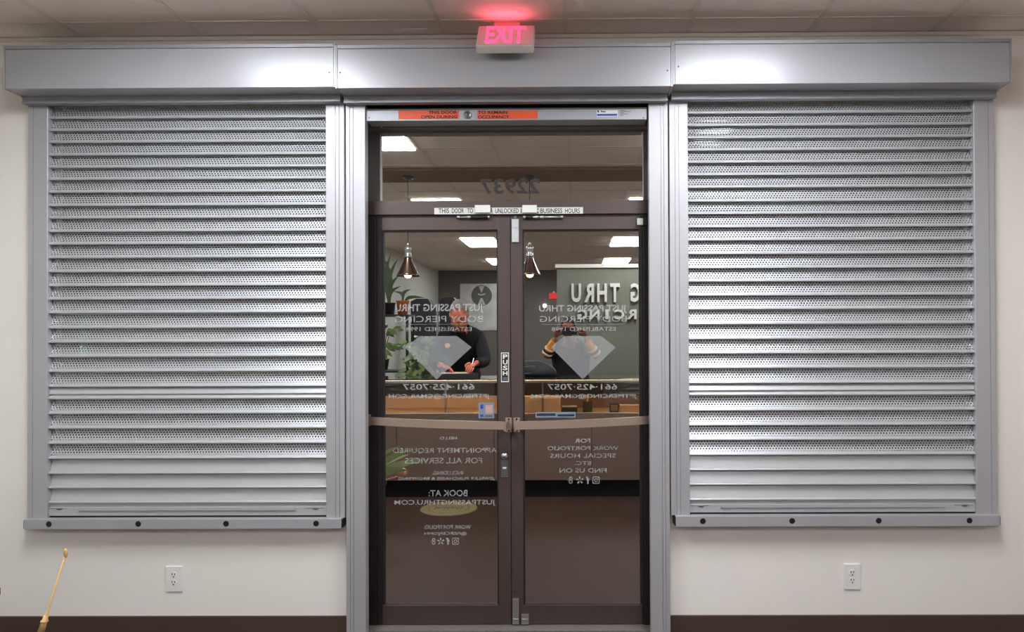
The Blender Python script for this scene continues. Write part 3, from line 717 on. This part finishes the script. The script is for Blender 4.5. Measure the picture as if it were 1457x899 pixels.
# wall art, far exit sign, cases on the left wall
ap0, ap1 = -2.87, -1.95
art = thing('wall_art', (-2.41, BW, 1.8), 'brushed metal wall panel with a dark medallion on the back wall', 'wall art')
mesh_obj('panel', B((ap0, ap1, BW+.001, BW+.03, 1.55, 2.72), bev=.003), M['artmetal'], art)
bm = bmesh.new(); cyl(bm, (-2.33, BW+.0305, 2.42), (-2.33, BW+.045, 2.42), .26, .255, 40); md = mesh_obj('medallion', bm, M['artdark'], art)
bm = bmesh.new(); prism(bm, [(-2.40, 2.66), (-2.26, 2.66), (-2.32, 2.50), (-2.34, 2.50)], BW+.0455, BW+.05); prism(bm, [(-2.43, 2.18), (-2.35, 2.36), (-2.31, 2.36), (-2.23, 2.18), (-2.29, 2.18), (-2.33, 2.27), (-2.37, 2.18)], BW+.0455, BW+.05)
prism(bm, [(-2.42, 2.44), (-2.42, 2.48), (-2.34, 2.45), (-2.24, 2.48), (-2.24, 2.44), (-2.34, 2.42)], BW+.0455, BW+.05); mesh_obj('inlay', bm, M['signl'], md)
rs = thing('far_exit_sign', (-.52, BW, 2.4), 'small red lit sign on the far back wall', 'lit sign')
mesh_obj('sign_box', B((-.64, -.45, BW+.001, BW+.05, 2.33, 2.48), bev=.004), M['redsign'], rs); mesh_obj('bracket', B((-.55, -.5, BW+.001, BW+.03, 2.481, 2.52)), M['white'], rs)
sp = thing('wall_lamp', (-.75, BW, 2.15), 'small bright white lamp below the red sign on the back wall', 'lamp')
bm = bmesh.new(); sph(bm, (-.75, BW+.09, 2.16), .05); mesh_obj('globe', bm, M['spot'], sp, True); mesh_obj('mount', B((-.78, -.72, BW+.001, BW+.045, 2.13, 2.19)), M['charcoal'], sp)
for (x, y, wv, h_, lb) in ((LW+.55, -9.6, .42, 2.15, 'tall dark case with squared top by the left wall'), (LW+.95, -10.2, .36, 2.2, 'tall dark case with rounded top by the left wall')):
    c = thing('instrument_case', (x, y, 0), lb, 'case', 'dark cases by the left wall')
    bm = bmesh.new(); prism(bm, [(x-wv/2, 0), (x-wv/2, h_-.05), (x-wv/4, h_), (x+wv/4, h_), (x+wv/2, h_-.15), (x+wv/2, 0)], y-.15, y+.15)
    bmesh.ops.recalc_face_normals(bm, faces=bm.faces); mesh_obj('body', bm, M['charcoal'], c); mesh_obj('handle', B((x-.06, x+.06, y+.1505, y+.17, 1.2, 1.23)), M['black'], c)

# ------------------------------------------------------------------ plants
def blade(bm, base, tip, width, bend=.05, n=7, mi=0):
    base, tip = Vector(base), Vector(tip); d = tip-base; side = d.cross(Vector((0, 1, .2))).normalized()*width
    out = Vector((d.x, d.y, 0)); out = out.normalized()*bend if out.length > 1e-4 else Vector((bend, 0, 0))
    prev = None
    for k in range(n+1):
        t = k/n; c = base+d*t+out*math.sin(t*math.pi)*-1+Vector((0, 0, math.sin(t*math.pi)*abs(bend)*.6)); w_ = math.sin(math.pi*min(1, .12+t*.9))**.7*(1 if t < .98 else .05)
        th = Vector((0, .0012, 0))
        r = [bm.verts.new(c-side*w_*.5), bm.verts.new(c+th+Vector((0, 0, -.004))), bm.verts.new(c+side*w_*.5)]
        if prev:
            for i in range(2):
                f = bm.faces.new((prev[i], prev[i+1], r[i+1], r[i])); f.smooth = True; f.material_index = mi
        prev = r
def pot_bm(x, y, z, r, h_):
    bm = bmesh.new(); lathe(bm, [(.0, 0), (r*.72, 0), (r*.95, h_*.9), (r, h_*.92), (r, h_), (r*.9, h_), (r*.86, h_*.85)], (x, y, z)); return bm
def soil(x, y, z, r, t):
    bm = bmesh.new(); cyl(bm, (x, y, z-.01), (x, y, z), r, n=24); mesh_obj('soil', bm, M['soil'], t)
# foreground planter by the left wall with bamboo stake
PX, PY = -1.62, -1.60
pl = thing('potted_plant', (PX, PY, 0), 'variegated leafy plant in a tall dark planter at the lower left of the doors, mirrored', 'potted plant')
mesh_obj('pot', pot_bm(PX, PY, 0, .17, .40), M['pot'], pl); soil(PX, PY, .365, .145, pl)
bm = bmesh.new()
for k, (tx, ty, tz, w_) in enumerate(((-1.34, -1.60, .665, .055), (-1.20, -1.55, .655, .055), (-1.12, -1.62, .56, .06), (-1.45, -1.5, .64, .06), (-1.30, -1.72, .58, .07), (-1.8, -1.5, .55, .07), (-1.75, -1.7, .6, .07), (-1.25, -1.5, .5, .07))):
    blade(bm, (PX+.02*k % .08, PY, .37), (tx, ty, tz), w_, .06)
mesh_obj('foliage', bm, M['leafv'], pl)
bm = bmesh.new()
for k in range(5):
    a = 2*math.pi*k/5; sph(bm, (-1.32+.02*math.cos(a), -1.56+.02*math.sin(a), .47), .022, (1, 1, 1.5), 10)
cyl(bm, (PX+.05, PY, .37), (-1.32, -1.56, .45), .005, n=8); mesh_obj('flower', bm, M['petal'], pl, True)
q0, q1 = at(93.5, 789, -1.6), at(59, 897, -1.6); dq = (q1-q0); base = q0+dq*((q0.z-.37)/(q0.z-q1.z))
bs = thing('bamboo_stake', base, 'thin tan bamboo stake with a flattened tip at the lower left', 'bamboo stake')
bm = bmesh.new(); cyl(bm, base, q0, .0045, .0028, 12); mesh_obj('shaft', bm, M['bamboo'], bs, True)
bm = bmesh.new(); sph(bm, q0+Vector((0, 0, .004)), .0085, (.75, .5, 1.6), 12); mesh_obj('tip', bm, M['bamboo'], bs, True)
bm = bmesh.new(); k0 = q0+dq*.80; k1 = q0+dq*1.02; cyl(bm, k0, k1, .006, .009, 12); sph(bm, k0+(k1-k0)*.35, .010, (1, 1, .6), 12); mesh_obj('node', bm, M['bamboo'], bs, True)
# wooden stand whose corner shows at the left edge
wc = at(1.5, 835, -.85)
wsx = wc.x
ws = thing('wooden_stand', (wsx-.2, -1.0, 0), 'brown wooden stand just showing at the left edge', 'stand')
M['brownwood'] = mat('brown_wood', (150, 108, 70), .55, noise=(14, .12))
mesh_obj('top', B((wsx-.45, wsx, -1.2, -.85, wc.z-.03, wc.z), bev=.003), M['brownwood'], ws)
for a in (wsx-.43, wsx-.035):
    for b_ in (-1.19, -.88): mesh_obj('leg', B((a, a+.03, b_, b_+.03, 0, wc.z-.0305)), M['brownwood'], ws)

# plant shelf at the left behind the counter
sh = thing('plant_shelf', (-1.95, -3.9, 0), 'dark open shelf unit carrying plants left of the counter', 'shelf')
for z in (.5, 1.1, 1.70): mesh_obj('shelf_board', B((-2.55, -1.78, -4.05, -3.72, z, z+.022), bev=.002), M['charcoal'], sh)
for a in (-2.55, -1.805):
    for b_ in (-4.05, -3.745): mesh_obj('post', B((a, a+.025, b_, b_+.025, 0, 1.699)), M['charcoal'], sh)
def shelf_plant(x, y, z, r, h_, potm, leafm, tips, w_, lb, nm='potted_plant'):
    t = thing(nm, (x, y, z), lb, 'potted plant', 'plants behind the counter')
    mesh_obj('pot', pot_bm(x, y, z, r, h_), M[potm], t); soil(x, y, z+h_*.9, r*.85, t)
    bm = bmesh.new()
    for (dx, dy, dz) in tips: blade(bm, (x+dx*.08, y+dy*.08, z+h_*.88), (x+dx, y+dy, z+h_+dz), w_, .05)
    mesh_obj('foliage', bm, M[leafm], t)
    return t
shelf_plant(-2.02, -3.86, 1.7225, .075, .13, 'pot', 'leafd', [(.03, 0, .55), (.10, 0, .48), (-.06, .02, .5), (.12, .02, .30), (.13, 0, .18), (-.1, 0, .35)], .045, 'spiky dark snake plant on the top shelf')
shelf_plant(-1.86, -3.82, 1.7225, .07, .15, 'terra', 'leafd', [(.24, .02, .03), (.1, .05, .12), (-.1, 0, .1)], .04, 'orange pot with one drooping long leaf on the top shelf')
random.seed(3)
def bushy(x, y, z, R, hgt, pr, ph, m, lb, n=70):
    t = thing('potted_plant', (x, y, z), lb, 'potted plant', 'plants behind the counter')
    mesh_obj('pot', pot_bm(x, y, z, pr, ph), M['pot'], t); soil(x, y, z+ph*.9, pr*.85, t)
    bm = bmesh.new()
    for k in range(n):
        a = random.uniform(0, 6.28); rr = random.uniform(.1, 1)*R; hh = random.uniform(.15, 1)*hgt
        c = Vector((x+rr*math.cos(a), y+rr*math.sin(a)*.8, z+ph+hh)); q = c+Vector((math.cos(a)*.09, math.sin(a)*.09, random.uniform(-.08, .05)))
        blade(bm, c, q, .045, .01, 4)
    mesh_obj('foliage', bm, M[m], t)
    bm = bmesh.new()
    for k in range(5):
        a = k*1.3; cyl(bm, (x, y, z+ph*.88), (x+R*.5*math.cos(a), y+R*.4*math.sin(a), z+ph+hgt*.8), .004, n=6)
    mesh_obj('stem', bm, M['leafd'], t)
bushy(-1.62, -3.49, 0, .14, 1.05, .16, .45, 'leaf', 'tall bushy green plant standing beside the plant shelf', 150)
bushy(-2.1, -3.88, 1.1225, .16, .34, .08, .12, 'leaf', 'bushy green plant on the middle shelf', 60)
onbox('storage_jar', -2.5, -2.38, -3.95, -3.83, 1.1225, 1.30, 'charcoal', 'black storage jar on the middle shelf', 'jar', extra=lambda t_: mesh_obj('lid', B((-2.505, -2.375, -3.955, -3.825, 1.301, 1.32), bev=.003), M['black'], t_))

# round olive mat on the floor in front of the counter
mx_, my_ = -1.10, -2.33
rm = thing('floor_mat', (mx_, my_, 0), 'small round olive-gold mat with dark script on the floor', 'mat')
bm = bmesh.new(); cyl(bm, (mx_, my_, .0005), (mx_, my_, .008), .245, .242, 48); mesh_obj('mat_base', bm, M['olive'], rm)
bm = bmesh.new()
for r0, r1 in ((.17, .178),):
    for i in range(40):
        a0, a1 = 2*math.pi*i/40, 2*math.pi*(i+1)/40
        vs = [bm.verts.new((mx_+r*math.cos(a), my_+r*math.sin(a), .0088)) for r, a in ((r0, a0), (r1, a0), (r1, a1), (r0, a1))]; bm.faces.new(vs)
for k in range(9):
    x = mx_-.12+k*.028; box(bm, x, x+.009, my_-.05+.02*math.sin(k*2.1), my_+.03+.03*math.cos(k*1.7), .0082, .0092)
    box(bm, x, x+.024, my_-.01, my_+.0, .0082, .0092)
mesh_obj('script_pattern', bm, M['olived'], rm)

# ================================================================== people
def skin_mesh(chains, sub=2):
    """chains: list of (points, radii) sharing points by position; grown with Skin + Subdivision into one surface"""
    verts, rad, edges = [], [], []
    def idx(p, r):
        p = Vector(p)
        for i, q in enumerate(verts):
            if (q-p).length < 1e-5: return i
        verts.append(p); rad.append(r); return len(verts)-1
    for pts, rs in chains:
        ids = [idx(p, r) for p, r in zip(pts, rs)]
        for a, b in zip(ids, ids[1:]): edges.append((a, b))
    me = bpy.data.meshes.new('sk'); me.from_pydata([tuple(v) for v in verts], edges, [])
    o = bpy.data.objects.new('sk', me); COL.objects.link(o)
    md = o.modifiers.new('s', 'SKIN'); md.use_smooth_shade = True
    for i, v in enumerate(me.skin_vertices[0].data):
        r = rad[i]; v.radius = (r, r) if not isinstance(r, tuple) else r
        v.use_root = (i == 0)
    if sub: s = o.modifiers.new('u', 'SUBSURF'); s.levels = sub; s.render_levels = sub
    dg = bpy.context.evaluated_depsgraph_get(); dg.update()
    out = bpy.data.meshes.new_from_object(o.evaluated_get(dg), depsgraph=dg)
    bm = bmesh.new(); bm.from_mesh(out); bpy.data.objects.remove(o); bpy.data.meshes.remove(me); bpy.data.meshes.remove(out)
    return bm
def merge(dst, src):
    me = bpy.data.meshes.new('m'); src.to_mesh(me); src.free(); dst.from_mesh(me); bpy.data.meshes.remove(me); return dst
def head_bm(h_=.235):
    """head in its own frame: face towards +y, origin at the base of the skull's centre"""
    bm = bmesh.new(); vs = sph(bm, (0, 0, 0), 1, (1, 1, 1), 28)
    for v in vs:
        x, y, z = v.co
        jaw = 1-.28*max(0, -z)**1.3
        v.co = Vector((x*h_*.325*jaw, y*h_*.40*(1-.12*max(0, -z))+(.012 if z < -.3 and y > 0 else 0), z*h_*.5))
        if y > .5 and -.15 < z < .22 and .2 < abs(x) < .55: v.co.y -= .006          # eye sockets
        if y > .8 and abs(x) < .22 and -.3 < z < .1: v.co.y += .014*(1-abs(x)/.22)*(1.1-abs(z+.2)*2)  # nose
    s = h_
    sph(bm, (0, s*.41, -s*.075), s*.06, (.8, 1, 1.1), 12)                                              # nose tip
    for e in (-1, 1):
        sph(bm, (e*s*.325, -s*.01, -s*.03), s*.12, (.35, .7, 1), 12)                                   # ears
        sph(bm, (e*s*.13, s*.335, s*.04), s*.055, (1.1, .7, .7), 12)                                   # lids
    sph(bm, (0, s*.355, -s*.235), s*.085, (1.3, .5, .35), 12)                                           # lips
    return bm
def place(bm, M4):
    bmesh.ops.transform(bm, matrix=M4, verts=bm.verts); return bm
def hand_chains(wrist, fwd, side, upv, curl, r=.009, L_=.085):
    """palm plus five finger chains; fwd = wrist to knuckles, side = towards the thumb, upv = back of hand"""
    w_ = Vector(wrist); f, s, u = Vector(fwd).normalized(), Vector(side).normalized(), Vector(upv).normalized()
    chains = []
    palm = [(w_, w_+f*.03, w_+f*.06, w_+f*.085), ((.026, .018), (.034, .017), (.038, .016), (.036, .013))]
    fs = []
    for k, (o, l) in enumerate(((.030, .072), (.010, .080), (-.010, .075), (-.029, .058))):
        a = w_+f*.075+s*o; pts = [a]; d = f.copy(); p = a
        for j, seg in enumerate((.42, .32, .26)):
            ang = curl*(j+.6)/2.0; d2 = (f*math.cos(ang)-u*math.sin(ang)); p = p+d2*l*seg; pts.append(p)
        fs.append((pts, (r*1.05, r, r*.9, r*.75)))
    a = w_+f*.025+s*.028; fs.append(([a, a+(s*.7+f*.7)*.035-u*.006, a+(s*.45+f*.9)*.062-u*.014, a+(s*.2+f)*.082-u*.02], (r*1.3, r*1.15, r, r*.85)))
    return palm, fs
def person(label, J, headM, hand, colours, hair_fn, group=None, hscale=.235, bands=None):
    """J: joints dict. body is one skinned surface with the head, hands and fingers merged in"""
    t = thing('person', (J['pelvis'][0], J['pelvis'][1], 0), label, 'person', group)
    V = Vector; j = {k: V(v) for k, v in J.items()}
    ch = [([j['pelvis'], j['waist'], j['chest'], j['neck'], j['skull']], [(.15, .11), (.145, .105), (.165, .115), (.058, .058), (.055, .06)])]
    for s in 'lr':
        ch.append(([j['chest'], j['shoulder_'+s], j['elbow_'+s], j['wrist_'+s]], [(.165, .115), .058, .042, .028]))
        ch.append(([j['pelvis'], j['hip_'+s], j['knee_'+s], j['ankle_'+s], j['toe_'+s]], [(.15, .11), .088, .058, .04, .035]))
    body = skin_mesh(ch)
    merge(body, place(head_bm(hscale), headM))
    for s in 'lr':
        palm, fs = hand_chains(j['wrist_'+s], *hand[s])
        merge(body, skin_mesh([palm], 2))
        for f in fs: merge(body, skin_mesh([f], 1))
    mesh_obj('body', body, M[colours['skin']], t, True)
    em = bmesh.new()
    for e in (-1, 1): sph(em, (e*hscale*.13, hscale*.366, hscale*.04), hscale*.03, (1.2, .6, .8), 10)
    mesh_obj('eyes', place(em, headM), M['eye'], t, True)
    # clothing
    grow = lambda k: [(p, [(r[0]+k, r[1]+k) if isinstance(r, tuple) else r+k for r in rs]) for p, rs in ch]
    segs = [('pw', j['pelvis'], j['waist']), ('wc', j['waist'], j['chest']), ('cn', j['chest'], j['neck']), ('ns', j['neck'], j['skull'])]
    for q in 'lr': segs += [('sh', j['chest'], j['shoulder_'+q]), ('ua', j['shoulder_'+q], j['elbow_'+q]), ('fa', j['elbow_'+q], j['wrist_'+q]),
                            ('ph', j['pelvis'], j['hip_'+q]), ('th', j['hip_'+q], j['knee_'+q]), ('ca', j['knee_'+q], j['ankle_'+q]), ('ft', j['ankle_'+q], j['toe_'+q])]
    def near(p):
        best = None
        for n_, a_, b_ in segs:
            d_ = b_-a_; t_ = max(0, min(1, (p-a_).dot(d_)/d_.dot(d_))); e_ = (p-(a_+d_*t_)).length
            if best is None or e_ < best[0]: best = (e_, n_, t_)
        return best[1], best[2]
    def garment(nm, k, keep, mm):
        bm = skin_mesh(grow(k)); bm.verts.ensure_lookup_table()
        bmesh.ops.delete(bm, geom=[v for v in bm.verts if not keep(v.co, *near(v.co))], context='VERTS')
        mesh_obj(nm, bm, mm, t, True)
    garment('shirt', .023, lambda p, n_, u: (n_ in ('pw', 'wc', 'sh', 'cn') or (n_ == 'ns' and u < .1) or (n_ == 'ua' and (u < .8 or not bands)) or (n_ == 'fa' and u < .88 and not bands) or n_ in ('ph', 'th')) and p.z > j['pelvis'].z-.08, M[colours['shirt']])
    if bands:
        for s in 'lr':
            e, wv, sh_ = j['elbow_'+s], j['wrist_'+s], j['shoulder_'+s]
            mesh_obj('sleeve', skin_mesh([([e+(sh_-e)*.3, e, e+(wv-e)*.45, e+(wv-e)*.85], [.057, .056, .048, .042])]), M['mustard'], t, True)
            for k, mm in ((.10, 'paper'), (.22, 'shirt'), (.34, 'paper')):
                c = e+(wv-e)*k; d = (wv-e).normalized(); bm = bmesh.new(); cyl(bm, c-d*.010, c+d*.010, .0600-.03*k*.6, .0595-.03*k*.6, 24); mesh_obj('sleeve_band', bm, M[mm], t, True)
    garment('trousers', .012, lambda p, n_, u: (n_ in ('ph', 'th', 'ca') or (n_ == 'pw' and u < .5)) and p.z < j['pelvis'].z+.02, M[colours['trousers']])
    for s in 'lr':
        a, b = j['ankle_'+s], j['toe_'+s]; bm = bmesh.new(); sph(bm, a+(b-a)*.5+V((0, 0, -a.z*.5+.0)), .05, (1, 2.7, .95), 16)
        for v in bm.verts: v.co.z = max(v.co.z, .002)
        mesh_obj('shoe', bm, M['charcoal'], t, True)
    hair_fn(t, headM, hscale)
    return t
def hair_staff(t, HM, s):
    bm = bmesh.new(); vs = sph(bm, (0, -.006, .012), 1, (s*.345, s*.425, s*.52), 24)
    bmesh.ops.delete(bm, geom=[v for v in bm.verts if (v.co.z < s*.10 and v.co.y > -s*.05) or (v.co.y > s*.30 and v.co.z < s*.30) or v.co.z < -s*.25], context='VERTS')
    mesh_obj('hair', place(bm, HM), M['hair_g'], t, True)
    bm = bmesh.new(); sph(bm, (0, s*.06, -s*.28), 1, (s*.30, s*.37, s*.33), 24)
    bmesh.ops.delete(bm, geom=[v for v in bm.verts if v.co.z > -s*.15 or v.co.y < -s*.02], context='VERTS')
    bmesh.ops.solidify(bm, geom=bm.faces[:], thickness=.004)
    mesh_obj('beard', place(bm, HM), M['beard'], t, True)
    bm = bmesh.new()
    for e in (-1, 1):
        for i in range(16):
            a0, a1 = 2*math.pi*i/16, 2*math.pi*(i+1)/16
            cyl(bm, (e*s*.135+.024*math.cos(a0), s*.40, s*.04+.018*math.sin(a0)), (e*s*.135+.024*math.cos(a1), s*.40, s*.04+.018*math.sin(a1)), .0015, n=6)
    cyl(bm, (-.01, s*.405, s*.05), (.01, s*.405, s*.05), .0015, n=6); mesh_obj('glasses', place(bm, HM), M['ink'], t)
HMs = Matrix.Translation((-1.105, -2.93, 1.70)) @ Matrix.Rotation(math.radians(-24), 4, 'X')
staff = person('person in a black shirt with grey hair and beard writing at the counter',
    dict(pelvis=(-1.13, -3.45, 1.02), waist=(-1.13, -3.40, 1.16), chest=(-1.125, -3.20, 1.42), neck=(-1.115, -3.03, 1.575), skull=(-1.108, -2.96, 1.65),
         shoulder_l=(-1.31, -3.16, 1.47), elbow_l=(-1.385, -3.05, 1.235), wrist_l=(-1.245, -2.86, 1.215),
         shoulder_r=(-.94, -3.16, 1.47), elbow_r=(-.865, -3.05, 1.235), wrist_r=(-.955, -2.89, 1.235),
         hip_l=(-1.23, -3.46, .95), knee_l=(-1.24, -3.44, .52), ankle_l=(-1.25, -3.50, .09), toe_l=(-1.26, -3.36, .04),
         hip_r=(-1.03, -3.46, .95), knee_r=(-1.02, -3.44, .52), ankle_r=(-1.01, -3.50, .09), toe_r=(-1.0, -3.36, .04)),
    HMs, {'l': ((.75, .5, -.25), (.3, .8, .1), (0, -.1, 1), 1.0), 'r': ((-.25, .85, -.3), (-.8, -.2, .4), (.3, .1, 1), 1.5)},
    dict(skin='skin', shirt='shirt', trousers='jean'), hair_staff, hscale=.262)
# round emblem on the shirt
bm = bmesh.new(); cyl(bm, (-1.235, -3.035, 1.40), (-1.235, -3.015, 1.405), .026, .024, 24); eb = mesh_obj('chest_emblem', bm, M['petal'], staff)
def hair_cam(t, HM, s):
    bm = bmesh.new(); sph(bm, (0, -.004, .014), 1, (s*.35, s*.425, s*.53), 24)
    bmesh.ops.delete(bm, geom=[v for v in bm.verts if (v.co.y > s*.22 and v.co.z < s*.27) or v.co.z < -s*.05], context='VERTS')
    for v in bm.verts: v.co += v.co.normalized()*random.uniform(-.003, .006)
    mesh_obj('hair', place(bm, HM), M['hair_k'], t, True)
HMp = Matrix.Translation((-.075, -3.80, 1.558))
person('person in black with mustard sleeves holding a phone up in both hands',
    dict(pelvis=(-.04, -4.0, .90), waist=(-.04, -3.99, 1.03), chest=(-.05, -3.97, 1.26), neck=(-.065, -3.90, 1.42), skull=(-.075, -3.84, 1.50),
         shoulder_l=(-.23, -3.95, 1.335), elbow_l=(-.31, -3.78, 1.28), wrist_l=(-.205, -3.70, 1.47),
         shoulder_r=(.13, -3.95, 1.335), elbow_r=(.235, -3.78, 1.27), wrist_r=(.105, -3.70, 1.465),
         hip_l=(-.14, -4.0, .83), knee_l=(-.15, -3.98, .45), ankle_l=(-.16, -4.02, .09), toe_l=(-.17, -3.88, .04),
         hip_r=(.06, -4.0, .83), knee_r=(.07, -3.98, .45), ankle_r=(.08, -4.02, .09), toe_r=(.09, -3.88, .04)),
    HMp, {'l': ((.25, .55, .8), (.6, -.5, 0), (-.8, .5, .2), 1.3), 'r': ((-.25, .55, .8), (-.6, -.5, 0), (.8, .5, .2), 1.3)},
    dict(skin='skin2', shirt='shirt', trousers='jean'), hair_cam, hscale=.225, bands=True)
ph = thing('smartphone', (-.06, -3.62, 1.50), 'black smartphone held sideways by the person with mustard sleeves', 'phone')
mesh_obj('phone_body', B((-.135, .022, -3.622, -3.612, 1.497, 1.573), bev=.004), M['black'], ph)
bm = bmesh.new()
for dz in (0, -.018): cyl(bm, (.0, -3.612, 1.552+dz), (.0, -3.6095, 1.552+dz), .007, .0065, 16)
mesh_obj('lenses', bm, M['artdark'], ph)

# ------------------------------------------------------------------ move each thing's empty to its base, parts keep their places
for o, loc in BASES:
    o.location = loc
    for c in o.children:
        c.location = c.location - loc
bpy.context.view_layer.update()
